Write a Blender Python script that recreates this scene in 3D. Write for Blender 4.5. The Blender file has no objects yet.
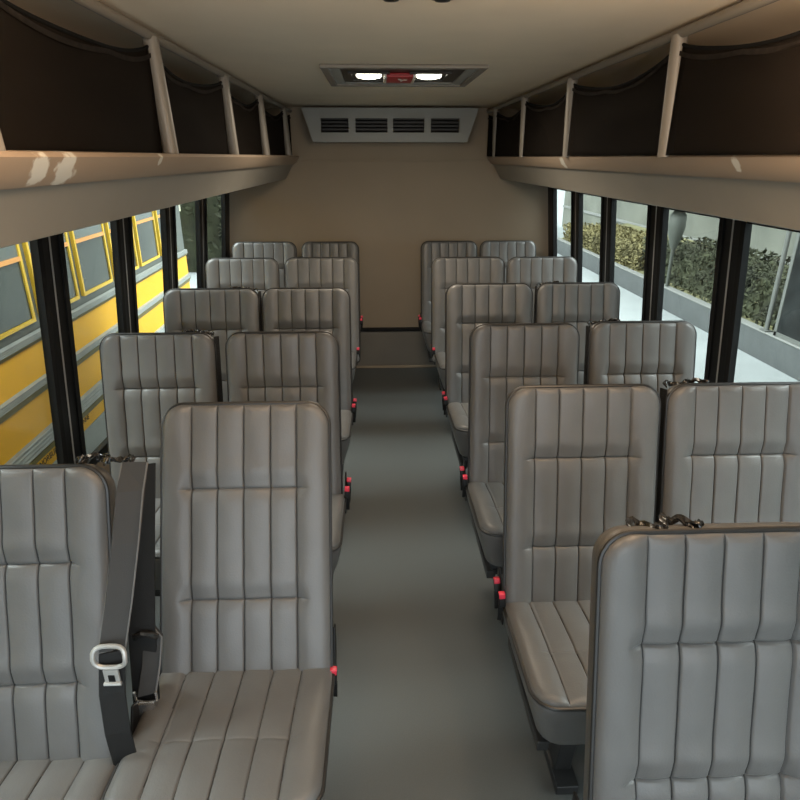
import bpy, bmesh, math, random
from mathutils import Vector, Matrix
R = math.radians
random.seed(4)
S = bpy.context.scene
C = S.collection

# ------------------------------------------------------------------ materials
def mat(name, col, rough=.5, metal=0, var=.0, scale=20, bump=0, bscale=200, spec=.5, coat=0):
    m = bpy.data.materials.new(name); m.use_nodes = True
    nt = m.node_tree; b = nt.nodes['Principled BSDF']
    b.inputs['Base Color'].default_value = (*col, 1)
    b.inputs['Roughness'].default_value = rough
    b.inputs['Metallic'].default_value = metal
    b.inputs['Specular IOR Level'].default_value = spec
    b.inputs['Coat Weight'].default_value = coat
    tc = nt.nodes.new('ShaderNodeTexCoord')
    if var:
        n = nt.nodes.new('ShaderNodeTexNoise'); n.inputs['Scale'].default_value = scale; n.inputs['Detail'].default_value = 4
        nt.links.new(tc.outputs['Object'], n.inputs['Vector'])
        r = nt.nodes.new('ShaderNodeValToRGB')
        r.color_ramp.elements[0].position = .3; r.color_ramp.elements[1].position = .7
        r.color_ramp.elements[0].color = (*[c * (1 - var) for c in col], 1)
        r.color_ramp.elements[1].color = (*[min(1, c * (1 + var)) for c in col], 1)
        nt.links.new(n.outputs['Fac'], r.inputs['Fac']); nt.links.new(r.outputs['Color'], b.inputs['Base Color'])
    if bump:
        n2 = nt.nodes.new('ShaderNodeTexNoise'); n2.inputs['Scale'].default_value = bscale; n2.inputs['Detail'].default_value = 3
        nt.links.new(tc.outputs['Object'], n2.inputs['Vector'])
        bp = nt.nodes.new('ShaderNodeBump'); bp.inputs['Strength'].default_value = bump; bp.inputs['Distance'].default_value = .002
        nt.links.new(n2.outputs['Fac'], bp.inputs['Height']); nt.links.new(bp.outputs['Normal'], b.inputs['Normal'])
    return m

M = {}
M['vinyl'] = mat('grey_vinyl', (.118, .115, .111), .42, var=.05, scale=14, bump=.22, bscale=260)
M['vinyl_side'] = mat('grey_vinyl_boxing', (.105, .103, .100), .42, bump=.25, bscale=260)
M['thread'] = mat('seam_thread', (.045, .044, .042), .6)
M['piping'] = mat('seam_piping', (.022, .021, .020), .4)
M['wall'] = mat('beige_wall', (.285, .225, .16), .75, var=.04, scale=3, bump=.15, bscale=500)
M['wall_low'] = mat('lower_wall', (.16, .145, .12), .7, var=.05, scale=4)
M['ceil'] = mat('ceiling_fabric', (.78, .66, .51), .9, var=.03, scale=5, bump=.3, bscale=600)
M['floor'] = mat('rubber_floor', (.080, .085, .082), .62, var=.07, scale=260, bump=.15, bscale=700)
M['fascia'] = mat('rack_grey', (.27, .25, .215), .55, var=.03, scale=6)
M['metal'] = mat('painted_rail', (.20, .178, .15), .45)
M['black'] = mat('black_paint', (.006, .006, .006), .4, spec=.2)
M['blackplastic'] = mat('black_plastic', (.010, .010, .010), .45, spec=.3)
M['rubber'] = mat('window_rubber', (.008, .008, .008), .6, spec=.2)
M['strip'] = mat('pale_strip', (.55, .55, .54), .3, .6)
M['ac'] = mat('ac_housing', (.27, .275, .26), .5)
M['belt'] = mat('belt_webbing', (.012, .0115, .011), .6, spec=.25, bump=.5, bscale=900)
M['beltgrey'] = mat('belt_sleeve', (.042, .040, .038), .6, spec=.25, bump=.3, bscale=700)
M['beltedge'] = mat('belt_edge_binding', (.13, .126, .12), .45)
M['strapvinyl'] = mat('glossy_black_vinyl', (.02, .019, .018), .22, spec=.8)
M['chrome'] = mat('brushed_chrome', (.75, .74, .72), .25, .9)
M['red'] = mat('red_button', (.62, .03, .06), .35)
M['white'] = mat('white_plastic', (.6, .59, .56), .4)
M['tongue'] = mat('pale_zinc', (.42, .41, .39), .35, .4)
M['frame'] = mat('seat_frame_steel', (.03, .03, .03), .4, .3)
M['yellow'] = mat('school_bus_yellow', (.88, .47, .026), .5, spec=.25, var=.05, scale=1.5)
M['yellowtrim'] = mat('yellow_window_trim', (.85, .55, .05), .4)
M['orangetrim'] = mat('orange_window_bar', (.8, .38, .12), .45)
M['rub'] = mat('grey_rub_rail', (.36, .38, .36), .45, var=.06, scale=8)
M['rubshadow'] = mat('rail_under_shadow', (.20, .17, .05), .5)  # shade under the rub rails, put into the colour
M['busgrey'] = mat('grey_window_band', (.12, .13, .115), .4)
M['busglass'] = mat('school_bus_glass', (.045, .052, .04), .12, var=.35, scale=2.2)
M['busglass2'] = mat('school_bus_upper_glass', (.13, .15, .14), .15)
M['paint'] = mat('black_lettering', (.06, .05, .03), .6)
M['asphalt'] = mat('pale_pavement', (.23, .25, .25), .85, var=.06, scale=2)
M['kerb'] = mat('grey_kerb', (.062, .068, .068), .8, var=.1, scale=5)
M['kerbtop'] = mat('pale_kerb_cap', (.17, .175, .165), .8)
M['concrete'] = mat('concrete_wall', (.115, .12, .10), .9, var=.2, scale=1.2)
M['leaf'] = mat('hedge_leaves', (.032, .036, .017), .9, var=.6, scale=3)
M['leafy'] = mat('dry_yellow_grass', (.15, .13, .055), .85, var=.4, scale=3)
M['soil'] = mat('grass_bank', (.12, .115, .055), .9, var=.35, scale=1.5)
M['lampgrey'] = mat('lamp_grey', (.06, .066, .055), .7)
M['post'] = mat('galvanised_post', (.13, .135, .125), .5, .3)
M['screen'] = mat('dark_mesh_screen', (.010, .012, .012), .8, spec=.2, var=.5, scale=4)
M['sign'] = mat('pale_board', (.68, .68, .52), .7)

# rack lip with real paint scuffs (patches stay at fixed spots on the lip)
def scuffed(name, col, spots):
    m = mat(name, col, .5)
    nt = m.node_tree; b = nt.nodes['Principled BSDF']
    g = nt.nodes.new('ShaderNodeTexCoord')
    nz = nt.nodes.new('ShaderNodeTexNoise'); nz.inputs['Scale'].default_value = 38; nz.inputs['Detail'].default_value = 3
    nt.links.new(g.outputs['Object'], nz.inputs['Vector'])
    acc = None
    for (p, r) in spots:
        mp = nt.nodes.new('ShaderNodeMapping'); mp.inputs['Location'].default_value = (-p[0] , -p[1], -p[2])
        nt.links.new(g.outputs['Object'], mp.inputs['Vector'])
        ln = nt.nodes.new('ShaderNodeVectorMath'); ln.operation = 'LENGTH'; nt.links.new(mp.outputs['Vector'], ln.inputs[0])
        d = nt.nodes.new('ShaderNodeMath'); d.operation = 'DIVIDE'; d.inputs[1].default_value = r; nt.links.new(ln.outputs['Value'], d.inputs[0])
        a = nt.nodes.new('ShaderNodeMath'); a.operation = 'ADD'; nt.links.new(d.outputs[0], a.inputs[0]); nt.links.new(nz.outputs['Fac'], a.inputs[1])
        l = nt.nodes.new('ShaderNodeMapRange'); l.inputs['From Min'].default_value = 1.28; l.inputs['From Max'].default_value = 1.12
        nt.links.new(a.outputs[0], l.inputs['Value'])
        if acc is None: acc = l.outputs['Result']
        else:
            mx = nt.nodes.new('ShaderNodeMath'); mx.operation = 'MAXIMUM'; nt.links.new(acc, mx.inputs[0]); nt.links.new(l.outputs['Result'], mx.inputs[1]); acc = mx.outputs[0]
    mix = nt.nodes.new('ShaderNodeMix'); mix.data_type = 'RGBA'
    mix.inputs['A'].default_value = (*col, 1); mix.inputs['B'].default_value = (.62, .60, .54, 1)
    nt.links.new(acc, mix.inputs['Factor']); nt.links.new(mix.outputs['Result'], b.inputs['Base Color'])
    return m
LIP = (.32, .245, .18)
M['lip_left'] = scuffed('rack_lip_left', LIP, [((-.668, 1.085, 1.565), .042), ((-.668, 1.175, 1.56), .052), ((-.655, 1.67, 1.578), .022)])
M['lip_right'] = scuffed('rack_lip_right', LIP, [((.725, 2.78, 1.562), .045), ((.718, 1.42, 1.572), .03)])

def net_mat():
    m = mat('black_net', (.010, .008, .006), .9, spec=.06)
    nt = m.node_tree; b = nt.nodes['Principled BSDF']
    tc = nt.nodes.new('ShaderNodeTexCoord'); mp = nt.nodes.new('ShaderNodeMapping'); mp.inputs['Rotation'].default_value = (R(45), 0, 0)
    nt.links.new(tc.outputs['Object'], mp.inputs['Vector'])
    v = nt.nodes.new('ShaderNodeTexBrick'); v.inputs['Scale'].default_value = 45
    v.inputs['Color1'].default_value = (.006, .005, .004, 1); v.inputs['Color2'].default_value = (.009, .007, .0055, 1); v.inputs['Mortar'].default_value = (.018, .013, .010, 1)
    sw = nt.nodes.new('ShaderNodeSeparateXYZ'); cb = nt.nodes.new('ShaderNodeCombineXYZ')
    nt.links.new(mp.outputs['Vector'], sw.inputs[0]); nt.links.new(sw.outputs['Y'], cb.inputs['X']); nt.links.new(sw.outputs['Z'], cb.inputs['Y'])
    nt.links.new(cb.outputs[0], v.inputs['Vector']); nt.links.new(v.outputs['Color'], b.inputs['Base Color'])
    b.inputs['Alpha'].default_value = .82
    return m
M['net'] = net_mat()
M['nethem'] = mat('net_hem', (.016, .013, .011), .9, spec=.1, var=.5, scale=60)
M['netcord'] = mat('net_cord', (.006, .006, .006), .8, spec=.1)

def glass_mat(name, tint, refl=.06):
    m = bpy.data.materials.new(name); m.use_nodes = True; nt = m.node_tree
    nt.nodes.clear()
    o = nt.nodes.new('ShaderNodeOutputMaterial'); t = nt.nodes.new('ShaderNodeBsdfTransparent'); t.inputs['Color'].default_value = (*tint, 1)
    g = nt.nodes.new('ShaderNodeBsdfGlossy'); g.inputs['Roughness'].default_value = .03
    x = nt.nodes.new('ShaderNodeMixShader'); x.inputs['Fac'].default_value = refl
    nt.links.new(t.outputs[0], x.inputs[1]); nt.links.new(g.outputs[0], x.inputs[2]); nt.links.new(x.outputs[0], o.inputs['Surface'])
    return m
M['glass'] = glass_mat('tinted_window_glass', (.88, .90, .87), .05)
def lamp_mat(name, col, st):
    m = bpy.data.materials.new(name); m.use_nodes = True; b = m.node_tree.nodes['Principled BSDF']
    b.inputs['Base Color'].default_value = (*col, 1); b.inputs['Emission Color'].default_value = (*col, 1); b.inputs['Emission Strength'].default_value = st
    return m
M['lamp'] = lamp_mat('lit_lamp_lens', (1, .96, .78), 7)
M['redlamp'] = lamp_mat('red_lens', (.25, .006, .01), .06)

# ------------------------------------------------------------------ mesh helpers
class MB:
    def __init__(s): s.bm = bmesh.new()
    def box(s, x0, x1, y0, y1, z0, z1, mtx=None):
        vs = [s.bm.verts.new(Vector(p) if mtx is None else mtx @ Vector(p)) for p in
              ((x0,y0,z0),(x1,y0,z0),(x1,y1,z0),(x0,y1,z0),(x0,y0,z1),(x1,y0,z1),(x1,y1,z1),(x0,y1,z1))]
        for f in ((0,3,2,1),(4,5,6,7),(0,1,5,4),(1,2,6,5),(2,3,7,6),(3,0,4,7)): s.bm.faces.new([vs[i] for i in f])
        return s
    def prism(s, prof, fn0, fn1):           # profile (list of 2D) mapped by two functions, capped
        a = [s.bm.verts.new(fn0(p)) for p in prof]; b = [s.bm.verts.new(fn1(p)) for p in prof]
        n = len(prof)
        for i in range(n): s.bm.faces.new((a[i], a[(i+1)%n], b[(i+1)%n], b[i]))
        s.bm.faces.new(a[::-1]); s.bm.faces.new(b); return s
    def tube(s, pts, r, n=10, closed=False, rz=1.0):
        pts = [Vector(p) for p in pts]; N = len(pts); rings = []
        up = Vector((0,0,1)); prev = None
        for i, p in enumerate(pts):
            if closed: d = pts[(i+1)%N] - pts[i-1]
            else: d = pts[min(i+1,N-1)] - pts[max(i-1,0)]
            d.normalize()
            if prev is None:
                a = d.cross(up)
                if a.length < .2: a = d.cross(Vector((1,0,0)))
            else: a = prev - d * prev.dot(d)
            a.normalize(); prev = a; b = d.cross(a)
            rr = r(i/(N-1)) if callable(r) else r
            rings.append([s.bm.verts.new(p + (a*math.cos(2*math.pi*k/n)*rr + b*math.sin(2*math.pi*k/n)*rr*rz)) for k in range(n)])
        for i in range(N if closed else N-1):
            A, B = rings[i], rings[(i+1)%N]
            off = 0
            if closed and i == N-1:
                off = min(range(n), key=lambda o: (A[0].co - B[o].co).length)
            for k in range(n): s.bm.faces.new((A[k], A[(k+1)%n], B[(k+1+off)%n], B[(k+off)%n]))
        if not closed: s.bm.faces.new(rings[0][::-1]); s.bm.faces.new(rings[-1])
        return s
    def ribbon(s, pts, wv, th, nrm=None):   # strap: pts centre line, wv width vectors, th thickness
        pts = [Vector(p) for p in pts]; N = len(pts); rings = []
        for i, p in enumerate(pts):
            d = (pts[min(i+1,N-1)] - pts[max(i-1,0)]).normalized()
            w = Vector(wv[i] if isinstance(wv, list) else wv); n = d.cross(w).normalized()*th/2
            e = w*.94
            rings.append([s.bm.verts.new(q) for q in (p-w, p-e+n, p+e+n, p+w, p+e-n, p-e-n)])
        for i in range(N-1):
            for k in range(6): s.bm.faces.new((rings[i][k], rings[i][(k+1)%6], rings[i+1][(k+1)%6], rings[i+1][k]))
        s.bm.faces.new(rings[0][::-1]); s.bm.faces.new(rings[-1]); return s
    def lathe(s, prof, c, n=32, sx=1, sy=1):
        rings = []
        for (r, z) in prof: rings.append([s.bm.verts.new((c[0]+r*sx*math.cos(2*math.pi*k/n), c[1]+r*sy*math.sin(2*math.pi*k/n), c[2]+z)) for k in range(n)])
        for i in range(len(rings)-1):
            for k in range(n): s.bm.faces.new((rings[i][k], rings[i][(k+1)%n], rings[i+1][(k+1)%n], rings[i+1][k]))
        s.bm.faces.new(rings[0][::-1]); s.bm.faces.new(rings[-1]); return s
    def build(s, name, m, parent=None, smooth=False, bevel=0, angle=40):
        bmesh.ops.recalc_face_normals(s.bm, faces=s.bm.faces)
        if bevel:
            es = [e for e in s.bm.edges if len(e.link_faces)==2 and e.calc_face_angle(0) > R(50)]
            bmesh.ops.bevel(s.bm, geom=es, offset=bevel, segments=3, profile=.6, affect='EDGES', clamp_overlap=True)
        me = bpy.data.meshes.new(name); s.bm.to_mesh(me); s.bm.free()
        for mm in (m if isinstance(m, list) else [m]): me.materials.append(mm)
        if smooth or bevel:
            me.polygons.foreach_set('use_smooth', [True]*len(me.polygons))
            me.set_sharp_from_angle(angle=R(angle))
        o = bpy.data.objects.new(name, me); C.objects.link(o)
        if parent: o.parent = parent
        return o
def empty(name, loc=(0,0,0), rz=0):
    o = bpy.data.objects.new(name, None); C.objects.link(o); o.location = loc; o.rotation_euler = (0,0,rz); o.empty_display_size = .1; return o
def tag(o, label=None, cat=None, group=None, kind=None):
    if label: o['label'] = label
    if cat: o['category'] = cat
    if group: o['group'] = group
    if kind: o['kind'] = kind
    return o
def kids(o): return [c for c in bpy.data.objects if c.parent == o]
def copy_tree(o, parent=None):
    c = o.copy(); C.objects.link(c); c.parent = parent
    for ch in kids(o): copy_tree(ch, c)
    return c

# ------------------------------------------------------------------ camera
F_PX, VX, VY, H = 600, 376, 157, 1.58
p = math.atan((400-VY)/F_PX); th = math.atan((400-VX)/F_PX*math.cos(p))
Fv = Vector((math.sin(th)*math.cos(p), math.cos(th)*math.cos(p), -math.sin(p)))
Rv = Vector((math.cos(th), -math.sin(th), 0)); Uv = Rv.cross(Fv)
cam = bpy.data.cameras.new('camera'); co = bpy.data.objects.new('camera', cam); C.objects.link(co)
cam.sensor_width = 36; cam.lens = F_PX/800*36; cam.clip_start = .02
mw = Matrix((Rv, Uv, -Fv)).transposed().to_4x4(); mw.translation = Vector((-.1, 0, H)); co.matrix_world = mw
S.camera = co

# ------------------------------------------------------------------ bus shell
YB, YF = 4.64, -.6        # back wall, front end of the modelled shell
ZC = 1.9
def wx(z): return 1.21 + (1.0 - z)*.1     # side wall leans in towards the top

tag(MB().box(-1.36, 1.36, YF, YB+.06, -.08, 0).build('floor', M['floor']), kind='structure')
# ceiling: flat middle, curving down behind the racks
prof = [(-1.16,1.5),(-1.145,1.66),(-1.10,1.78),(-1.02,1.85),(-.92,1.885),(-.8,1.897),(-.5,1.9),(.5,1.9),(.8,1.897),(.92,1.885),(1.02,1.85),(1.10,1.78),(1.145,1.66),(1.16,1.5)]
outer = [(x*1.05, z+.05) for x, z in prof[::-1]]
tag(MB().prism(prof+outer, lambda q: (q[0],YF,q[1]), lambda q: (q[0],YB+.06,q[1])).build('ceiling', M['ceil'], smooth=True, angle=60), kind='structure')
# back wall
bwp = [(-wx(.3)-.02,.3),(wx(.3)+.02,.3),(wx(1.56)+.02,1.56),(1.12,1.75),(.95,1.9),(-.95,1.9),(-1.12,1.75),(-wx(1.56)-.02,1.56)]
tag(MB().prism(bwp, lambda q: (q[0],YB,q[1]), lambda q: (q[0],YB+.06,q[1])).build('wall_back', M['wall']), kind='structure')
tag(MB().box(-1.26, 1.26, YB-.035, YB+.06, 0.0, .30).build('wall_back_lower', M['wall_low'], bevel=.006), kind='structure')
tag(MB().box(-1.2, 1.2, YB-.045, YB, .303, .325).build('trim_1', M['rubber'], bevel=.004), kind='structure')
tag(MB().box(-1.16, 1.16, YB-.008, YB, 1.548, 1.566).build('trim_2', M['wall'], bevel=.003), kind='structure')
tag(MB().box(-1.2, 1.2, YB-.05, YB-.035, 0.0, .018).build('baseboard_back', M['wall'], bevel=.004), kind='structure')
# side walls: below and above the windows
SILL, HEAD = .42, 1.41
for s, nm in ((-1,'left'),(1,'right')):
    w = MB()
    for z0, z1 in ((0, SILL), (HEAD, 1.56)):
        w.prism([(wx(z0),z0),(wx(z0)+.03,z0),(wx(z1)+.03,z1),(wx(z1),z1)], lambda q: (s*q[0],YF,q[1]), lambda q: (s*q[0],YB+.06,q[1]))
    tag(w.build('wall_'+nm, M['wall']), kind='structure')
# windows, black framed, leaning with the wall
cent = {-1: [-1.05,-.43,.19,.81,1.43,2.045,2.66,3.27,3.90,4.50], 1: [-1.01,-.37,.26,.89,1.52,2.16,2.79,3.41,3.97,4.50]}
nwin = 0
for s in (-1, 1):
    cs = cent[s]
    for i in range(len(cs)-1):
        y0, y1 = cs[i]+.006, cs[i+1]-.006
        if i == len(cs)-2: y1 = 4.635
        nwin += 1
        root = empty('window_%d' % nwin, (s*wx(SILL), (y0+y1)/2, SILL)); root['kind'] = 'structure'
        def P(y, z, d):     # d outward from the inner wall face
            return (s*(wx(z)+d) - root.location.x, y-root.location.y, z-root.location.z)
        def bar(b, ya, yb, za, zb, d0, d1):
            vs = [b.bm.verts.new(P(y,z,d)) for (y,z,d) in ((ya,za,d0),(yb,za,d0),(yb,za,d1),(ya,za,d1),(ya,zb,d0),(yb,zb,d0),(yb,zb,d1),(ya,zb,d1))]
            for f in ((0,3,2,1),(4,5,6,7),(0,1,5,4),(1,2,6,5),(2,3,7,6),(3,0,4,7)): b.bm.faces.new([vs[k] for k in f])
        fr = MB(); wd = .066
        wl = wd if i else wd
        wr = wd if i < len(cs)-2 else .15
        for (ya,yb,za,zb) in ((y0,y0+wl,SILL,HEAD),(y1-wr,y1,SILL,HEAD),(y0+wl,y1-wr,SILL,SILL+.04),(y0+wl,y1-wr,HEAD-.04,HEAD)):
            bar(fr, ya, yb, za, zb, -.012, .014)
        fr.build('window_frame', M['black'], root)
        ins = MB()
        for (ya,yb) in ((y0+wl-.016,y0+wl+.012),(y1-wr-.012,y1-wr+.016)): bar(ins, ya, yb, SILL+.03, HEAD-.03, -.017, -.004)
        ins.build('window_gasket', M['rubber'], root)
        g = MB(); bar(g, y0+wl-.005, y1-wr+.005, SILL+.035, HEAD-.035, .004, .008)
        g.build('window_glass', M['glass'], root)
    for k, yc in enumerate(cs[1:-1]):
        b = MB(); b.prism([(wx(SILL)-.0125,SILL),(wx(SILL)+.014,SILL),(wx(HEAD)+.014,HEAD),(wx(HEAD)-.0125,HEAD)], lambda q: (s*q[0],yc-.0045,q[1]), lambda q: (s*q[0],yc+.0045,q[1]))
        tag(b.build('trim_%d' % (3+k+(0 if s<0 else 8)), M['strip']), kind='structure')

# ------------------------------------------------------------------ luggage racks
for s, nm in ((-1,'left'),(1,'right')):
    rack = empty('luggage_rack', (s*.7, 2.0, 1.45))
    tag(rack, 'overhead luggage rack with black nets along the %s windows, %s' % (nm, 'facing the yellow bus' if s<0 else 'on the pavement side'), 'luggage rack', 'overhead luggage racks')
    ox, oy, oz = rack.location
    m0 = lambda y: (lambda q: (s*q[0]+(.027 if q[0] < 1 else 0)-ox, y-oy, q[1]-oz))
    # lip: upper rounded band
    lip = [(.672,1.580),(.680,1.588),(.70,1.590),(.715,1.586),(.73,1.534),(.722,1.532),(.708,1.533),(.690,1.549)]
    lo = MB().prism(lip, m0(YF), m0(YB)).build('rack_lip', M['lip_'+nm], rack, smooth=True, angle=35)
    # object coordinates of the lip are shifted so that the scuffs sit where they belong
    for v in lo.data.vertices: v.co += Vector((ox,oy,oz))
    lo.location = (-ox,-oy,-oz)
    fas = [(.718,1.532),(.724,1.526),(.770,1.447),(.776,1.435),(.79,1.431),(wx(1.41)-.004,1.412),(wx(1.43)-.004,1.43),(.80,1.456),(.74,1.53)]
    MB().prism(fas, m0(YF), m0(YB)).build('rack_fascia', M['fascia'], rack, smooth=True, angle=30)
    MB().prism([(.712,1.535),(wx(1.53)-.004,1.52),(wx(1.53)-.004,1.535),(.712,1.552)], m0(YF), m0(YB)).build('rack_shelf', M['fascia'], rack)
    MB().tube([(s*.69-ox, y-oy, 1.876-oz) for y in (YF,0,1,2,3,4,YB-.02)], .0125, 14).build('rack_rail', M['metal'], rack, smooth=True)
    ys = [-.5, .12, .99, 1.845, 2.65, 3.42, 4.28] if s < 0 else [-.5, .1, .92, 1.765, 2.68, 3.5, 4.32]
    for y in ys:
        MB().tube([(s*.69+(.016 if s < 0 else .01)-ox, y-oy, 1.58-oz), (s*.69-ox, y-oy, 1.873-oz)], .0205, 18).build('rack_post', M['metal'], rack, smooth=True)
    yy = ys + [YB-.01]
    for a, b in zip(yy[:-1], yy[1:]):
        ya, yb = a+.019, b-.019
        nu = 40; nv = 12
        n = MB(); grid = []; hem = []; top = []
        rnd = random.Random(int(a*100)+s)
        ph = rnd.uniform(0,6); sag = .045 if b-a > .6 else .02
        for i in range(nu+1):
            u = i/nu; y = ya + (yb-ya)*u
            zt = 1.848 - sag*(1-(2*u-1)**2)**.8 - .006*math.sin(5*u+ph)*(1-(2*u-1)**2)
            row = []
            for j in range(nv+1):
                v = j/nv
                z = 1.584 + (zt-1.584)*v
                x = .69 + .004 + .014*math.sin(math.pi*v)*math.sin(7*u+ph+3*v)*(1-(2*u-1)**2) + .012*v*(1-(2*u-1)**6)
                row.append(n.bm.verts.new((s*x-ox, y-oy, z-oz)))
            grid.append(row); top.append((s*(x)-ox, y-oy, zt-oz))
            hem.append((s*(x-.003)-ox, y-oy, zt-.022-.01*abs(math.sin(6*u+ph))-oz))
        for i in range(nu):
            for j in range(nv): n.bm.faces.new((grid[i][j], grid[i+1][j], grid[i+1][j+1], grid[i][j+1]))
        no = n.build('net', M['net'], rack, smooth=True, angle=180)
        md = no.modifiers.new('thickness','SOLIDIFY'); md.thickness = .002
        MB().tube(top, .0045, 8).build('net_cord', M['netcord'], no, smooth=True)
        MB().ribbon([Vector(q)+Vector((-s*.003,0,.012)) for q in hem], (0,0,.0055), .002).build('net_hem', M['nethem'], no)

# ------------------------------------------------------------------ rear air unit, roof hatch, nozzles
ac = empty('air_conditioner', (0, YB-.001, 1.68))
tag(ac, 'grey trapezoid air conditioner with four dark vents at top of the back wall', 'air conditioner')
def ap(x, y, z): return (x, y-(YB-.001), z-1.68)
b = MB(); yf = 4.45
# front frame with four openings, built from bars
def trap(z): return .525 + (.595-.525)*(z-1.675)/(1.885-1.675)
vx = [(-.474,-.276),(-.242,-.014),(.012,.236),(.268,.474)]
zb, z0, z1, zt = 1.675, 1.727, 1.828, 1.885
def slab(b, pts):   # pts in x,z, extruded back in y
    b.prism(pts, lambda q: ap(q[0], yf, q[1]), lambda q: ap(q[0], yf+.02, q[1]))
slab(b, [(-trap(zb),zb),(trap(zb),zb),(trap(z0),z0),(-trap(z0),z0)])
slab(b, [(-trap(z1),z1),(trap(z1),z1),(trap(zt),zt),(-trap(zt),zt)])
edges = [(-1,vx[0][0]),(vx[0][1],vx[1][0]),(vx[1][1],vx[2][0]),(vx[2][1],vx[3][0]),(vx[3][1],1)]
for a, c in edges:
    slab(b, [(-trap(z0) if a==-1 else a, z0),(trap(z0) if c==1 else c, z0),(trap(z1) if c==1 else c, z1),(-trap(z1) if a==-1 else a, z1)])
# body behind
bt = [(-trap(zb),zb),(trap(zb),zb),(trap(zt),zt),(-trap(zt),zt)]
b.prism(bt, lambda q: ap(q[0], yf+.075, q[1]), lambda q: ap(q[0], YB-.001, q[1]))
for q in ((0,1),(1,2),(2,3),(3,0)):
    A, B = bt[q[0]], bt[q[1]]
    cx, cz = 0, 1.78
    Ai = (A[0]*.97, cz+(A[1]-cz)*.94); Bi = (B[0]*.97, cz+(B[1]-cz)*.94)
    b.prism([A,B,Bi,Ai], lambda q: ap(q[0], yf+.02, q[1]), lambda q: ap(q[0], yf+.075, q[1]))
b.build('ac_housing', M['ac'], ac)
for a, c in vx:
    v = MB(); v.box(a-.004, c+.004, yf+.045-(YB-.001), yf+.055-(YB-.001), z0-.004-1.68, z1+.004-1.68)
    vo = v.build('air_vent', M['blackplastic'], ac)
    r_ = MB(); t_ = .006
    for (xa,xb,za,zz) in ((a-.002,a+t_,z0,z1),(c-t_,c+.002,z0,z1),(a+t_,c-t_,z0-.002,z0+t_),(a+t_,c-t_,z1-t_,z1+.002)):
        r_.box(xa,xb,yf-.006-(YB-.001),yf+.03-(YB-.001),za-1.68,zz-1.68)
    r_.build('vent_rim', M['ac'], vo)
    l = MB()
    for k in range(4):
        z = z0+.016+k*.022
        l.box(a, c, -.006, .006, -.0015, .0015, Matrix.Translation((0, yf+.036-(YB-.001), z-1.68)) @ Matrix.Rotation(R(35),4,'X'))
    l.build('louvre', M['blackplastic'], vo)

hatch = empty('ceiling_light', (.01, 2.85, ZC))
tag(hatch, 'square recessed ceiling light panel with two lit lamps and a red lens between them', 'ceiling light')
def frame_ring(b, o, i, z0, z1):
    for (x0,x1,y0,y1) in ((-o[0],o[0],-o[1],-i[1]),(-o[0],o[0],i[1],o[1]),(-o[0],-i[0],-i[1],i[1]),(i[0],o[0],-i[1],i[1])): b.box(x0,x1,y0,y1,z0,z1)
b = MB(); frame_ring(b, (.315,.32), (.285,.285), -.014, .0); b.build('light_frame', M['metal'], hatch, bevel=.004)
b = MB(); frame_ring(b, (.287,.287), (.245,.235), -.008, -.001); b.build('light_surround', M['ac'], hatch, bevel=.002)
b = MB(); b.box(-.29,.29,-.29,.29,-.003,-.0005); b.build('light_backing', M['black'], hatch)
for k, xc in enumerate((-.135, .115)):
    hs = MB(); frame_ring(hs, (.085,.13), (.07,.11), -.010, -.003)
    ho = hs.build('lamp_housing', M['blackplastic'], hatch); ho.location = (xc, .0, 0)
    MB().lathe([(.5,0),(.5,-.004),(.46,-.010),(.3,-.014),(.1,-.015)], (0,-.03,-.003), 36, .105, .105).build('lamp_lens', M['lamp'], ho, smooth=True)
b = MB(); b.box(-.062,.046,-.10,.10,-.020,-.003); ro = b.build('red_lens', M['redlamp'], hatch, bevel=.003); ro['label'] = 'red lens'
for xa, xb in ((.046,.058),(-.072,-.062)): MB().box(xa,xb,-.10,.10,-.022,-.003).build('lens_end_cap', M['white'], hatch, bevel=.002)
b = MB(); b.tube([(-.012,-.05,-.0215),(.004,-.02,-.0215),(.0,.02,-.0215)], .004, 6); b.tube([(.004,-.02,-.0215),(.022,-.035,-.0215)], .004, 6); b.build('white_figure', M['white'], ro)

for x, lb in ((-.064,'left'),(.043,'right')):
    nz = empty('ceiling_nozzle', (x, 1.465, ZC))
    tag(nz, '%s of two round dark ceiling nozzles at the top edge of the photo' % lb, 'air nozzle', 'ceiling nozzles')
    MB().lathe([(.034,0),(.034,-.006),(.028,-.014),(.02,-.014)], (0,0,0), 28).build('nozzle_ring', M['blackplastic'], nz, smooth=True)
    MB().lathe([(.018,-.0141),(.016,-.019),(.006,-.021)], (0,0,0), 20).build('nozzle_core', M['black'], nz, smooth=True)

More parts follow.
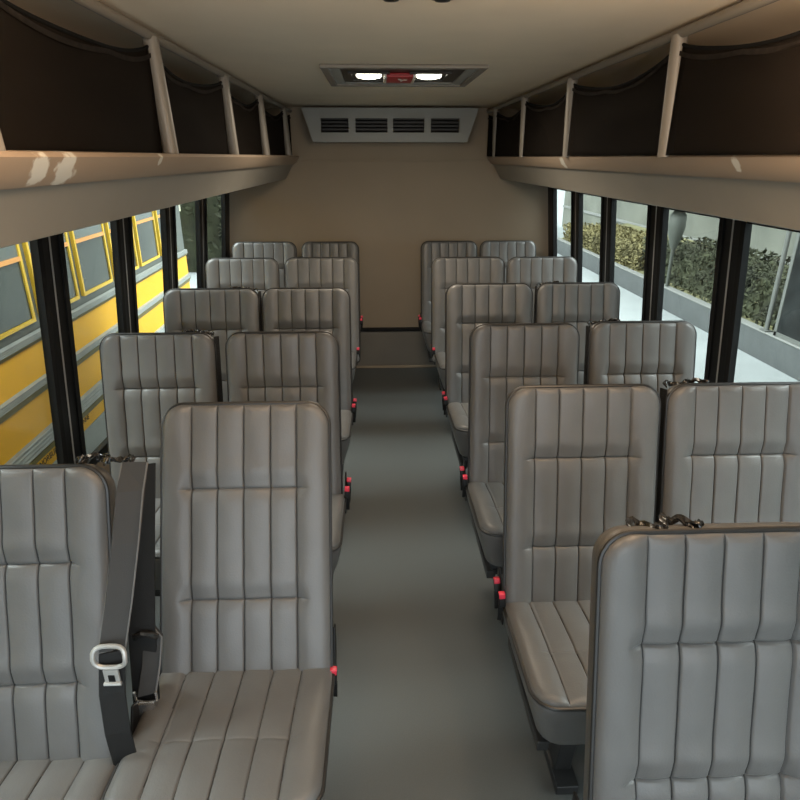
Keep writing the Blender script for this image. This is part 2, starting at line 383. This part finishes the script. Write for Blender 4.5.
# ------------------------------------------------------------------ seats
SEAMS = [-.64, -.335, -.02, .30, .61]
def panel(W, L, T, rt, rb, horiz, crown, inset, rear_r, seamdepth=1.0, flare=0.0, tuck=1.0):
    """upholstered panel: lateral x, long axis z (0..L), front face towards -y, boxing back to y=T."""
    hw = W/2
    def half(z):
        h = hw
        if z > L-rt: h = hw - rt + math.sqrt(max(0, rt*rt-(z-(L-rt))**2))
        elif z < rb: h = hw - rb + math.sqrt(max(0, rb*rb-(rb-z)**2))
        return h
    seams = [q*hw for q in SEAMS]
    # x samples concentrated around seams
    xs = set()
    xi = .70*hw
    N = 64
    for i in range(N+1): xs.add(round(-xi + 2*xi*i/N, 5))
    for q in seams:
        for d in (-.007,-.0045,-.0028,-.0014,0,.0014,.0028,.0045,.007): xs.add(round(q+d, 5))
    xs = sorted(xs); xs = [x for x in xs if -xi <= x <= xi]
    outer = [.06,.13,.2,.3,.42,.55,.68,.78,.86,.92,.96,.985,1.0]
    zs = set(); 
    for i in range(81): zs.add(round(L*i/80, 5))
    for q in horiz:
        for d in (-.012,-.007,-.004,-.002,0,.002,.004,.007,.012): zs.add(round(q*L+d, 5))
    for d in (.0005,.0015,.003,.006,.01,.015,.02): zs.add(round(L-d,5)); zs.add(round(d,5))
    zs = sorted(zs)
    e = .020
    def height(x, z):
        h = half(z)
        d = min(h-abs(x), L-z + .0, z + .0)
        if z > L-rt and abs(x) > hw-rt:
            cx, cz = hw-rt, L-rt
            d = rt - math.hypot(abs(x)-cx, z-cz)
        if z < rb and abs(x) > hw-rb:
            d = rb - math.hypot(abs(x)-(hw-rb), rb-z)
        d = max(0, d)
        t = min(1, d/e); roll = -.014*(1-math.sqrt(max(0,1-(1-t)**2)))
        y = roll
        # overall crown
        y += crown*(1-(x/hw)**2)*math.sin(math.pi*min(1,max(0,z/L)))**.5
        # bolsters swell outside the seams
        ax = abs(x)/hw
        if ax > .62: y += .008*math.sin(math.pi*min(1,(ax-.62)/.40))**.8
        # vertical channels
        fl = 1 + flare*(1-z/L)
        sx = [q*fl for q in seams]
        edgef = min(1, d/.012)
        for k, q in enumerate(sx):
            dd = abs(x-q)
            y -= edgef*seamdepth*(.0045*math.exp(-(dd/.0022)**1.5) + .0032*math.exp(-(dd/.016)**2))
        # cross tucks between outer seams
        ins = 1.0
        m_ = .028
        xl, xr = sx[0]-.006, sx[-1]+.006
        if x < xl: ins = max(0, 1-(xl-x)/m_)
        elif x > xr: ins = max(0, 1-(x-xr)/m_)
        ins = ins*ins*(3-2*ins)
        for q in horiz:
            dz = z-q*L
            y -= tuck*ins*seamdepth*(.005*math.exp(-(abs(dz)/.0028)**1.5) + .006*math.exp(-(dz/(.017 if dz < 0 else .024))**2))
            # plump pad just above the tuck
            y += tuck*ins*.0025*math.exp(-((dz-.04)/.02)**2)
        # faint wrinkles
        y += .0007*math.sin(61*x+9*z)*math.sin(37*z+11*x)
        return -y
    b = MB(); bm = b.bm; grid = []
    for z in zs:
        h = half(z)
        X = [-(xi+(h-xi)*t) for t in outer[::-1]] + xs + [xi+(h-xi)*t for t in outer]
        grid.append([bm.verts.new((x, height(x,z), z)) for x in X])
    nx = len(grid[0]); nz = len(grid)
    for j in range(nz-1):
        for i in range(nx-1): bm.faces.new((grid[j][i], grid[j][i+1], grid[j+1][i+1], grid[j+1][i]))
    ring = grid[0][:] + [grid[j][-1] for j in range(1,nz)] + grid[-1][-2::-1] + [grid[j][0] for j in range(nz-2,0,-1)]
    base = [v.co.copy() for v in ring]
    cen = Vector((0,0,L/2))
    prev = ring
    steps = [(.006,-.0025),( .014,-.003),(T*.5, -.003+inset*.4)]
    for k in range(6):
        a = k/5*math.pi/2
        steps.append((T-rear_r+rear_r*math.sin(a), inset*.8 + rear_r*(1-math.cos(a))))
    nf = len(bm.faces)
    for (yy, ins_) in steps:
        cur = []
        for c in base:
            sx_ = (hw-ins_)/hw; sz_ = (L/2-ins_)/(L/2)
            cur.append(bm.verts.new((c.x*sx_, .014+yy if yy < T*.45 else yy, L/2+(c.z-L/2)*sz_)))
        n = len(cur)
        for i in range(n): bm.faces.new((prev[i], prev[(i+1)%n], cur[(i+1)%n], cur[i]))
        prev = cur
    bm.faces.new(prev)
    bm.faces.ensure_lookup_table()
    for f in bm.faces[nf:] if False else list(bm.faces)[nf:]: f.material_index = 1
    # outline for the piping
    out = []; last = None
    for c in base:
        if last is None or (c-last).length > .006: out.append(Vector((c.x*1.005, .012, L/2+(c.z-L/2)*1.004))); last = c
    for f in bm.faces:
        c = f.calc_center_median()
        if f.material_index == 0:
            for q in seams:
                qq = q*(1 + flare*(1-c.z/L))
                if abs(c.x-qq) < .0009 and .004 < c.z < L-.004: f.material_index = 2; break
    return b, out

BW, BL, BT = .402, .636, .092
bm_back, out_back = panel(BW, BL, BT, .052, .02, (.33, .708), .006, .008, .030)
CW, CL, CT = .408, .385, .162
bm_cush, out_cush = panel(CW, CL, CT, .058, .02, (.60,), .012, .03, .035, .9, flare=.06, tuck=.3)
proto = empty('bus_seat')
bk = bm_back.build('backrest', [M['vinyl'], M['vinyl_side'], M['thread']], proto, smooth=True, angle=60)
MB().tube(out_back, .0048, 8, closed=True).build('piping', M['piping'], bk, smooth=True)
cu = bm_cush.build('seat_cushion', [M['vinyl'], M['vinyl_side'], M['thread']], proto, smooth=True, angle=60)
MB().tube(out_cush, .0048, 8, closed=True).build('piping', M['piping'], cu, smooth=True)
# cushion: long axis to the front (-y), face up
cu.matrix_basis = Matrix.Translation((0, .035, .452)) @ Matrix.Rotation(R(-4),4,'X') @ Matrix(((1,0,0,0),(0,0,-1,0),(0,-1,0,0),(0,0,0,1))) 
fr = MB()
fr.box(-.15,.15,-.26,.06,.262,.288); fr.box(-.165,-.135,-.27,.08,.235,.265); fr.box(.135,.165,-.27,.08,.235,.265); fr.box(-.15,.15,-.25,-.22,.235,.263)
fr.build('seat_frame', M['frame'], proto, bevel=.004)
def leg_mesh(side):
    l = MB(); x = side*.05
    l.prism([(-.20,.240),(-.06,.240),(-.085,.03),(-.17,.03)], lambda q: (x-.022,q[0],q[1]), lambda q: (x+.022,q[0],q[1]))
    l.box(x-.03, x+.03, -.22, -.03, 0.0, .03)
    return l
hp = {}
for sd in (-1, 1):
    h = MB(); h.prism([(.0,.38),(.05,.37),(.09,.42),(.10,.50),(.075,.51),(.05,.46),(.0,.42)], lambda q: (sd*.2015,q[0],q[1]), lambda q: (sd*.2065,q[0],q[1]))
    h.build('hinge_plate', M['blackplastic'], proto, bevel=.002)

def buckle(parent, x, y, z, tilt=0, yaw=0):
    o = MB().box(-.009,.009,-.008,.008,-.022,.016).build('belt_buckle', M['blackplastic'], parent, bevel=.004)
    MB().box(-.0085,.0085,-.0085,.0085,.004,.020).build('red_button', M['red'], o, bevel=.003)
    MB().ribbon([(0,0,-.018),(0,.006,-.045),(0,.02,-.075)], (.0105,0,0), .004).build('buckle_strap', M['belt'], o)
    o.location = (x,y,z); o.rotation_euler = (R(tilt), R(yaw), 0)
    return o

def crumple(parent, side, rnd, z, off=0):
    """folded strap guide lying on the top inner corner of the backrest"""
    b = MB()
    for k in range(5):
        pts = []; n = 22
        x0 = side*(.192 + off - .017*k + rnd.uniform(-.006,.006))
        for i in range(n):
            t = i/(n-1)
            pts.append((x0 - side*.045*t, .045+.020*math.sin(5*t+k*1.9)+.004*math.sin(13*t+k), z-.008+.008*abs(math.sin(6*t+k*2.1))+.002*k*math.sin(3*t)))
        wv = [(.001*math.sin(.9*i), .010+.003*math.sin(.7*i+k), .004*math.cos(.9*i+k*1.3)) for i in range(n)]
        b.ribbon(pts, wv, .004)
    return b.build('strap_guide', M['strapvinyl'], parent, smooth=True, angle=60)

spec = [ # name, aisle?, side, x, Yt, Yb, label, strap guide, buckles
 ('L1a', 1,-1,-.423,1.345,1.085,1.03,'grey aisle seat front left, chrome belt buckle lying on its cushion'),
 ('L1w', 0,-1,-.833,1.050,.872,1.022,'grey window seat cut off by the left edge of the photo, with hanging shoulder belt'),
 ('L2a', 1,-1,-.432,2.00,1.87,1.022,'grey aisle seat right behind the front left aisle seat, two red buckles beside it'),
 ('L2w', 0,-1,-.855,2.00,1.87,1.022,'grey window seat, second from the front on the left, strap bundle on its top corner'),
 ('L3a', 1,-1,-.435,2.785,2.645,1.015,'grey aisle seat on the left, third row back from the camera'),
 ('L3w', 0,-1,-.872,2.785,2.645,1.015,'grey window seat on the left, third row back, below the middle window post'),
 ('L4a', 1,-1,-.440,3.70,3.56,1.015,'grey aisle seat on the left, second row from the back wall'),
 ('L4w', 0,-1,-.915,3.69,3.55,1.015,'grey window seat on the left, second row from the back wall'),
 ('L5a', 1,-1,-.437,4.42,4.28,1.015,'grey aisle seat on the left in the last row, against the back wall'),
 ('L5w', 0,-1,-.91,4.43,4.29,1.015,'grey window seat in the last row, in the back left corner'),
 ('R0a', 1, 1,.452,.782,.64,1.026,'large grey seatback nearest the camera, at the bottom right corner of the photo'),
 ('R1a', 1, 1,.436,1.437,1.293,1.026,'grey aisle seat behind the nearest right seatback, cushion and red buckle visible'),
 ('R1w', 0, 1,.859,1.437,1.293,1.026,'grey window seat at the right edge of the photo beside the wide window post'),
 ('R2a', 1, 1,.425,2.06,1.94,1.026,'grey aisle seat on the right, third row back from the camera'),
 ('R2w', 0, 1,.862,2.08,1.94,1.026,'grey window seat on the right, third row back, strap bundle on its top'),
 ('R3a', 1, 1,.437,2.855,2.72,1.015,'grey aisle seat on the right, fourth row back from the camera'),
 ('R3w', 0, 1,.872,2.86,2.72,1.015,'grey window seat on the right, fourth row back, third from the back wall'),
 ('R4a', 1, 1,.452,3.68,3.54,1.015,'grey aisle seat on the right, second row from the back wall'),
 ('R4w', 0, 1,.905,3.67,3.53,1.015,'grey window seat on the right, second row from the back wall'),
 ('R5a', 1, 1,.420,4.43,4.29,1.015,'grey aisle seat on the right in the last row, against the back wall'),
 ('R5w', 0, 1,.850,4.43,4.29,1.015,'grey window seat in the last row, in the back right corner'),
]
GUIDE = {'L1w','L2w','L3w','R0a','R1w','R2w','R3w'}
legs = {sd: leg_mesh(sd).build('seat_leg', M['frame'], None, bevel=.003) for sd in (-1,1)}
WIDTH = {'L3w': 1.08, 'L4a': 1.1, 'L4w': 1.07, 'L5w': 1.12, 'L2w': 0.96, 'R4a': 1.1, 'R4w': 1.06, 'R3a': 1.03, 'R2a': 0.97, 'R2w': 0.97, 'L2a': 0.95, 'L1w': 0.97, 'L1a': 0.99}
seats = {}; first = True; used_leg = set()
for (nm, aisle, side, x, Yt, Yb, zt, lab) in spec:
    o = copy_tree(proto) if not first else proto
    if first:                       # keep an untouched copy source: copies are made from proto before per-seat parts are added
        o = copy_tree(proto); 
    first = False
    o.location = (x, Yb, 0); tag(o, lab, 'bus seat', 'grey bus seats')
    seats[nm] = o
    ch = {c.name.split('.')[0]: c for c in kids(o)}
    al = math.atan2(Yt-Yb, zt-.46); Lr = (zt-.40)/math.cos(al)
    back = ch['backrest']; back.location = (0, -.06*math.tan(al), .40); back.rotation_euler = (-al,0,0); back.scale = (1,1,Lr/BL)
    back.scale.x = WIDTH.get(nm, 1.0)
    sd = -side if aisle else side     # the pedestal stands on the aisle side of an aisle seat
    sd_leg = -side
    lg = legs[sd_leg]
    if sd_leg in used_leg: lg = lg.copy(); C.objects.link(lg)
    used_leg.add(sd_leg); lg.parent = o
    rnd = random.Random(nm)
    if nm in GUIDE:
        gsd = -side
        crumple(back, gsd, rnd, BL + (.010 if nm == 'L1w' else .004), {'L1w': .05, 'R0a': -.05}.get(nm, 0))
        if nm != 'R0a' and nm != 'L1w':
            MB().ribbon([(gsd*.203,.03,BL-.01),(gsd*.207,.025,.45),(gsd*.207,.02,.2),(gsd*.206,.02,.05)], [(.002,.023,0)]*4, .003).build('shoulder_belt', M['belt'], back)
    if aisle:
        ax = -side*(.212 if nm != 'L1a' else .204)
        buckle(o, ax, .0, .470 if nm != 'L1a' else .435, -8, -side*3)
        if nm not in ('L1a','R0a'):
            buckle(o, ax-side*.004, .05, .478, -18, -side*5)
def drop(o):
    for c in kids(o): drop(c)
    bpy.data.objects.remove(o)
drop(proto)

# hanging shoulder belt of the front left window seat (local to that seat)
w = seats['L1w']; wl = Vector(w.location)
def loc(pts): return [Vector(q)-wl for q in pts]
pts = loc([(-.577,1.055,1.030),(-.580,1.02,.985),(-.585,.972,.90),(-.598,.93,.80),(-.612,.895,.715)])
sb = MB().ribbon(pts, [(.026,.0,0),(.026,.004,0),(.025,.005,0),(.024,.006,0),(.023,.006,0)], .003).build('shoulder_belt', M['beltgrey'], w)
pts2 = loc([(-.612,.893,.712),(-.618,.872,.63),(-.618,.86,.54),(-.616,.86,.44),(-.616,.87,.36)])
MB().ribbon(pts2, (.023,.005,0), .003).build('lap_webbing', M['belt'], sb)
MB().ribbon(loc([(-.598,1.13,.985),(-.606,1.09,.85),(-.616,1.03,.65),(-.621,.99,.45),(-.622,.98,.30)]), (.027,.006,0), .003).build('shoulder_webbing', M['belt'], sb)
edge = MB()
for sg in (-1,1): edge.tube([q+Vector((sg*.0245,-.002,0)) for q in pts], .0017, 6)
edge.build('belt_edging', M['beltedge'], sb)
t = MB(); c0 = pts[-1]+Vector((0,-.012,.0))
ringp = []
for k in range(24):
    ph = 2*math.pi*k/24; cc, ss = math.cos(ph), math.sin(ph)
    px_ = math.copysign(abs(cc)**.6, cc)*.030*(1 - .12*max(0,-ss)); pz_ = math.copysign(abs(ss)**.6, ss)*.021 - .004
    ringp.append((c0.x+px_, c0.y-.006+.010*max(0,ss), c0.z+pz_))
t.tube(ringp, .0046, 8, closed=True)
t.box(c0.x-.014, c0.x+.014, c0.y-.0105, c0.y-.0065, c0.z-.062, c0.z-.028)
to = t.build('belt_tongue', M['tongue'], sb, bevel=0, smooth=True, angle=40); to['label'] = 'pale metal belt tongue'
MB().tube([(c0.x-.016, c0.y-.0115, c0.z-.060),(c0.x+.016, c0.y-.0115, c0.z-.060)], .004, 8).build('tongue_tip', M['tongue'], sb)
MB().box(c0.x-.006, c0.x+.006, c0.y-.0118, c0.y-.0105, c0.z-.055, c0.z-.040).build('tongue_slot', M['black'], sb)

# looped buckle strap beside the front left aisle seat
a = seats['L1a']; aloc = Vector(a.location)
def la(pts): return [Vector(q)-aloc for q in pts]
lp = la([(-.628,1.045,.490),(-.632,1.03,.56),(-.628,1.03,.612),(-.612,1.04,.632),(-.598,1.035,.615),(-.602,1.01,.56),(-.612,.985,.500)])
ls = MB().ribbon(lp, [(.019,.006,0)]*7, .004).build('lap_belt', M['beltgrey'], a, smooth=True, angle=50)
e2 = MB(); e2.tube([q+Vector((-.020,-.003,0)) for q in lp[:4]], .0022, 6); e2.tube([q+Vector((.019,-.003,0)) for q in lp[3:]], .0022, 6)
MB().tube(la([(-.634,1.028,.612),(-.630,1.022,.628),(-.614,1.018,.637),(-.598,1.022,.632),(-.588,1.03,.618)]), .007, 8).build('loop_keeper', M['strapvinyl'], ls, smooth=True)
e2.build('belt_edging', M['beltedge'], ls, smooth=True)
cb = Vector(lp[-1])
bk_ = MB(); bk_.tube([(cb.x-.024,cb.y-.004,cb.z+.012),(cb.x-.022,cb.y-.006,cb.z-.010),(cb.x,cb.y-.008,cb.z-.014),(cb.x+.022,cb.y-.006,cb.z-.010),(cb.x+.021,cb.y-.004,cb.z+.012)], .0035, 8)
bk_.box(cb.x-.016, cb.x+.016, cb.y-.016, cb.y-.004, cb.z-.040, cb.z-.012)
bo = bk_.build('belt_buckle', M['chrome'], ls, smooth=True, angle=40); bo['label'] = 'chrome buckle end'

# ------------------------------------------------------------------ outside: ground and the yellow school bus
GZ = -.75
tag(MB().box(-60, 60, -40, 90, GZ-.2, GZ).build('ground', M['asphalt']), kind='structure')
sbus = empty('school_bus', (-2.2, 4.0, GZ), R(2.0))
tag(sbus, 'yellow school bus with grey rub rails parked beside the left windows', 'bus')
Y0, Y1 = -5.0, 3.15
def z_(z): return z-GZ
# body cross-section (x outwards to our side is +)
def sx(b, x0, x1, y0, y1, z0, z1): return b.box(x0, x1, y0, y1, z_(z0), z_(z1))
sx(MB(), -2.3, 0, Y0, Y1, -.25, .56).build('body_panel', M['yellow'], sbus, bevel=.01)
b = MB(); sx(b, -2.3, -.012, Y0, Y1, .56, 1.5); b.build('window_band', M['busgrey'], sbus)
rp = [(-2.3,1.5),(-.012,1.5),(-.05,1.65),(-.25,1.83),(-.7,1.93),(-1.15,1.96),(-1.6,1.93),(-2.05,1.83),(-2.25,1.65)]
MB().prism(rp, lambda q: (q[0],Y0,z_(q[1])), lambda q: (q[0],Y1,z_(q[1]))).build('roof', M['yellow'], sbus, smooth=True)
b = MB(); sx(b, -2.28, -.01, Y0, Y1, -.42, -.25); b.build('skirt', M['rub'], sbus)
def rail(zt, zb_, lower):
    n = 4; h = zt-zb_; pr = [(-.005,zt)]
    for k in range(n):
        za = zt - h*k/n; zz = zt - h*(k+1)/n
        pr += [(.022, za-.004), (.028, (za+zz)/2), (.022, zz+.004)]
    pr += [(-.005,zb_)]
    o = MB().prism(pr, lambda q: (q[0],Y0+.02,z_(q[1])), lambda q: (q[0],Y1-.02,z_(q[1]))).build('rub_rail', M['rub'], sbus, smooth=True, angle=25)
    MB().prism([(-.004,zb_),(.024,zb_),(.010,zb_-lower),(-.004,zb_-lower)], lambda q: (q[0],Y0+.02,z_(q[1])), lambda q: (q[0],Y1-.02,z_(q[1]))).build('rail_shadow_strip', M['rubshadow'], o)  # olive strip standing in for the shadow below the rail
rail(.60, .555, .022); rail(.325, .275, .04); rail(.015, -.085, .045); 
sx(MB(), -.01, .006, Y0+.02, Y1-.02, -.42, -.225).build('lower_band', M['rub'], sbus)
div0 = 3.68-4.0
k = -7
while True:
    ya = div0 + .04 + k*.63; yb = div0 - .04 + (k+1)*.63
    k += 1
    if yb > Y1: break
    if ya < Y0: continue
    f = MB(); z0w, z1w, t_ = .655, 1.42, .022
    for (y0_,y1_,za,zz) in ((ya,ya+t_,z0w,z1w),(yb-t_,yb,z0w,z1w),(ya+t_,yb-t_,z0w,z0w+t_),(ya+t_,yb-t_,z1w-t_,z1w)): sx(f, -.02, .012, y0_, y1_, za, zz)
    wo = f.build('bus_window', M['yellowtrim'], sbus)
    sx(MB(), -.016, .002, ya+t_, yb-t_, z0w+t_, 1.02).build('pane', M['busglass'], wo)
    sx(MB(), -.016, .004, ya+t_, yb-t_, 1.045, z1w-t_).build('upper_pane', M['busglass2'], wo)
    sx(MB(), -.016, .014, ya+t_, yb-t_, 1.02, 1.045).build('sash_bar', M['orangetrim'], wo)
def text(body, y, z, size):
    cu_ = bpy.data.curves.new('lettering','FONT'); cu_.body = body; cu_.size = size; cu_.extrude = .001; cu_.space_character = 1.05
    to_ = bpy.data.objects.new('lettering_tmp', cu_); C.objects.link(to_)
    bpy.context.view_layer.update()
    me = bpy.data.meshes.new_from_object(to_.evaluated_get(bpy.context.evaluated_depsgraph_get()))
    bpy.data.objects.remove(to_)
    o = bpy.data.objects.new('lettering', me); C.objects.link(o); me.materials.clear(); me.materials.append(M['paint'])
    o.parent = sbus
    # reads along +y on the face looking towards +x
    o.matrix_basis = Matrix(((0,0,1,.0015),(1,0,0,y),(0,1,0,z_(z)),(0,0,0,1)))
    return o
text('NORBULTUAN', -.68, -.185, .055); text('TSYNNE', -.13, -.175, .05); text('YEB', .78, -.185, .05); text('NANEN', 1.15, -.175, .05); text('SYN', 2.2,-.18,.05)
for yc in (-3.4, 2.2-.2):
    if yc > 0: continue
    wv = MB(); 
    for k_ in range(1): wv.tube([(-.32,yc,.50),(-.05,yc,.50)], .48, 40)
    wv.build('wheel', M['rubber'], sbus, smooth=True)
for yc in (1.2,):
    MB().tube([(-.34,yc,.47),(-.08,yc,.47)], .47, 40).build('wheel', M['rubber'], sbus, smooth=True)

# hedge and board seen past the end of the school bus
def foliage(name, boxes, n, size, m, seed, top_round=True):
    rnd = random.Random(seed); b = MB(); bm = b.bm
    for (x0,x1,y0,y1,z0,z1) in boxes:
        # solid wavy core
        b.box(x0+.12,x1-.12,y0+.12,y1-.12,z0,z1-.12)
        for _ in range(n):
            face = rnd.random()
            px, py, pz = rnd.uniform(x0,x1), rnd.uniform(y0,y1), rnd.uniform(z0,z1)
            if face < .55:
                if abs(px-x0) < abs(px-x1): px = x0 + rnd.uniform(0,.14)
                else: px = x1 - rnd.uniform(0,.14)
            elif face < .85: pz = z1 - rnd.uniform(0,.16)
            else: py = y0 + rnd.uniform(0,.14)
            d = Vector((rnd.gauss(0,1),rnd.gauss(0,1),rnd.gauss(0,1)+.4)).normalized(); e_ = d.orthogonal().normalized()
            e_.rotate(Matrix.Rotation(rnd.uniform(0,6.3),3,d)); f_ = d.cross(e_)
            sz = size*rnd.uniform(.6,1.4); c = Vector((px,py,pz))
            vs = [bm.verts.new(c+q) for q in (-d*sz, e_*sz*.4+f_*.1*sz, d*sz, -e_*sz*.4+f_*.1*sz)]
            bm.faces.new(vs)
    return b.build(name, m)
tag(foliage('hedge', [(-9.2,-3.3,13.2,14.6,GZ,1.35)], 3200, .09, M['leaf'], 3), 'green hedge seen past the rear end of the yellow school bus', 'hedge')
bd = empty('notice_board', (-4.35,12.4,GZ)); tag(bd, 'pale blank board on a post in front of the hedge behind the school bus', 'board')
MB().box(-.42,.42,-.02,.02,1.35,1.95).build('board_panel', M['sign'], bd, bevel=.005)
MB().tube([(0,.03,0),(0,.03,1.9)], .035, 12).build('board_post', M['post'], bd)

# right side: kerb wall, planted strip, concrete wall, post, screen
KX = 4.6
kr = empty('kerb_wall', (KX, 8, GZ)); tag(kr, 'low grey kerb wall with pale top edge along the pavement outside the right windows', 'kerb')
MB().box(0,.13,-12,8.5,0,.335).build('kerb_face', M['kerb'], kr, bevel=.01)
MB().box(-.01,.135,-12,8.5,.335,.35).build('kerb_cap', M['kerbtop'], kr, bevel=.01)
tag(MB().prism([(KX+.14,GZ),(6.6,GZ),(6.6,-.05),(KX+.14,-.46)], lambda q: (q[0],-4,q[1]), lambda q: (q[0],16.4,q[1])).build('grass_bank', M['soil']), kind='structure')
tag(foliage('shrub_row', [(KX+.20,6.0,-3.5,11.2,-.5,.22)], 22000, .042, M['leaf'], 7), 'dark shrubs behind the low kerb outside the right windows', 'shrubs', kind='stuff')
tag(foliage('dry_grass', [(KX+.20,6.1,11.3,16.2,-.5,-.02)], 12000, .045, M['leafy'], 8), 'dry yellow grass on the bank beyond the dark shrubs', 'grass', kind='stuff')
cw = empty('concrete_wall', (6.6, 6, -.2)); tag(cw, 'pale weathered concrete wall above the grass bank', 'wall')
MB().box(0,.3,-9,16.3,-.55,2.2).build('wall_slab', M['concrete'], cw)
MB().box(-.03,.33,-9,16.3,.12,.19).build('wall_ledge', M['kerbtop'], cw)
MB().box(-.02,.32,-9,16.3,1.0,1.06).build('wall_joint', M['kerb'], cw)
ps = empty('metal_post', (KX+.06, 6.98, GZ+.351)); tag(ps, 'slim pale metal post standing on the low kerb beside the dark screen', 'post')
MB().tube([(0,0,0),(0,0,2.3)], .028, 14).build('post_shaft', M['post'], ps, smooth=True)
MB().box(-.05,.05,-.06,.06,0,.015).build('post_foot', M['post'], ps)
sc = empty('screen_panel', (KX+.06, 5.75, GZ+.351)); tag(sc, 'tall dark screen standing on the kerb at the right edge of the photo', 'screen')
MB().box(-.02,.02,-4.6,1.02,.04,2.3).build('screen_sheet', M['screen'], sc)
b = MB(); b.box(-.03,.03,-4.6,1.04,0,.05); b.box(-.03,.03,1.0,1.05,0,2.3); b.box(-.03,.03,-1.2,-1.15,0,2.3); b.build('screen_frame', M['post'], sc)
lp_ = empty('bollard_lamp', (KX+.07, 9.72, GZ+.351)); tag(lp_, 'blurred grey lamp post with a long bulky head behind the kerb', 'lamp post')
MB().lathe([(.028,0),(.028,.58),(.05,.64)], (0,0,0), 16).build('lamp_pole', M['lampgrey'], lp_, smooth=True)
MB().lathe([(.05,.62),(.10,.78),(.13,.95),(.125,1.12),(.07,1.2)], (0,0,0), 20).build('lamp_head', M['lampgrey'], lp_, smooth=True)
MB().lathe([(.05,1.19),(.22,1.22),(.22,1.25),(.05,1.29)], (0,0,0), 20).build('lamp_cap', M['lampgrey'], lp_, smooth=True)

# ------------------------------------------------------------------ light
SKY_BASE = .6
SKY = [((.08,-.98,.16), .72, 1.0, 3.0), ((.74,-.04,.67), .88, 1.0, 18.0), ((-.70,-.04,.71), .88, 1.0, 28.0)]
wd = bpy.data.worlds.new('overcast'); S.world = wd; wd.use_nodes = True
nt = wd.node_tree; bg = nt.nodes['Background']
tc = nt.nodes.new('ShaderNodeTexCoord'); sp = nt.nodes.new('ShaderNodeSeparateXYZ'); cr = nt.nodes.new('ShaderNodeValToRGB')
nt.links.new(tc.outputs['Generated'], sp.inputs[0]); nt.links.new(sp.outputs['Z'], cr.inputs['Fac'])
cr.color_ramp.elements[0].color = (.60,.69,.75,1); cr.color_ramp.elements[1].color = (.93,1.0,1.04,1)
# overcast sky with bright lobes added low ahead (-y) and high either side
tot = None
for (dv, lo, hi, st) in SKY:
    dt = nt.nodes.new('ShaderNodeVectorMath'); dt.operation = 'DOT_PRODUCT'; dt.inputs[1].default_value = Vector(dv).normalized()
    nt.links.new(tc.outputs['Generated'], dt.inputs[0])
    mr = nt.nodes.new('ShaderNodeMapRange'); mr.interpolation_type = 'SMOOTHSTEP'; mr.inputs['From Min'].default_value = lo; mr.inputs['From Max'].default_value = hi
    mr.inputs['To Min'].default_value = 0; mr.inputs['To Max'].default_value = st
    nt.links.new(dt.outputs['Value'], mr.inputs['Value'])
    ad = nt.nodes.new('ShaderNodeMath'); ad.operation = 'ADD'; nt.links.new(mr.outputs['Result'], ad.inputs[0])
    if tot is None: ad.inputs[1].default_value = SKY_BASE
    else: nt.links.new(tot, ad.inputs[1])
    tot = ad.outputs[0]
nt.links.new(cr.outputs['Color'], bg.inputs['Color']); nt.links.new(tot, bg.inputs['Strength'])
def area(name, loc, sx_, sy_, energy, col, rot=(0,0,0)):
    l = bpy.data.lights.new(name,'AREA'); l.shape = 'RECTANGLE'; l.size = sx_; l.size_y = sy_; l.energy = energy; l.color = col
    o = bpy.data.objects.new(name, l); C.objects.link(o); o.location = loc; o.rotation_euler = rot; return o
area('hatch_lamp', (.01, 2.85, ZC-.03), .4, .25, 10, (1,.86,.68))
for (lx, ly, lz, en) in ((.50, .95, 1.74, 9.0), (-.32, .80, 1.76, 6.0)):     # unseen warm lights added above the frame for rack lip and left seat
    pl = bpy.data.lights.new('front_fill_light', 'POINT'); pl.energy = en; pl.color = (1,.74,.50); pl.shadow_soft_size = .07
    po = bpy.data.objects.new('front_fill_light', pl); C.objects.link(po); po.location = (lx, ly, lz)

S.view_settings.view_transform = 'Standard'; S.view_settings.look = 'None'
S.view_settings.exposure = .58; S.view_settings.gamma = 1.0; S.view_settings.use_curve_mapping = False
S.cycles.use_denoising = True
S.cycles.max_bounces = 10; S.cycles.diffuse_bounces = 6; S.cycles.transparent_max_bounces = 16
S.cycles.sample_clamp_indirect = 4; S.cycles.caustics_reflective = False; S.cycles.caustics_refractive = False
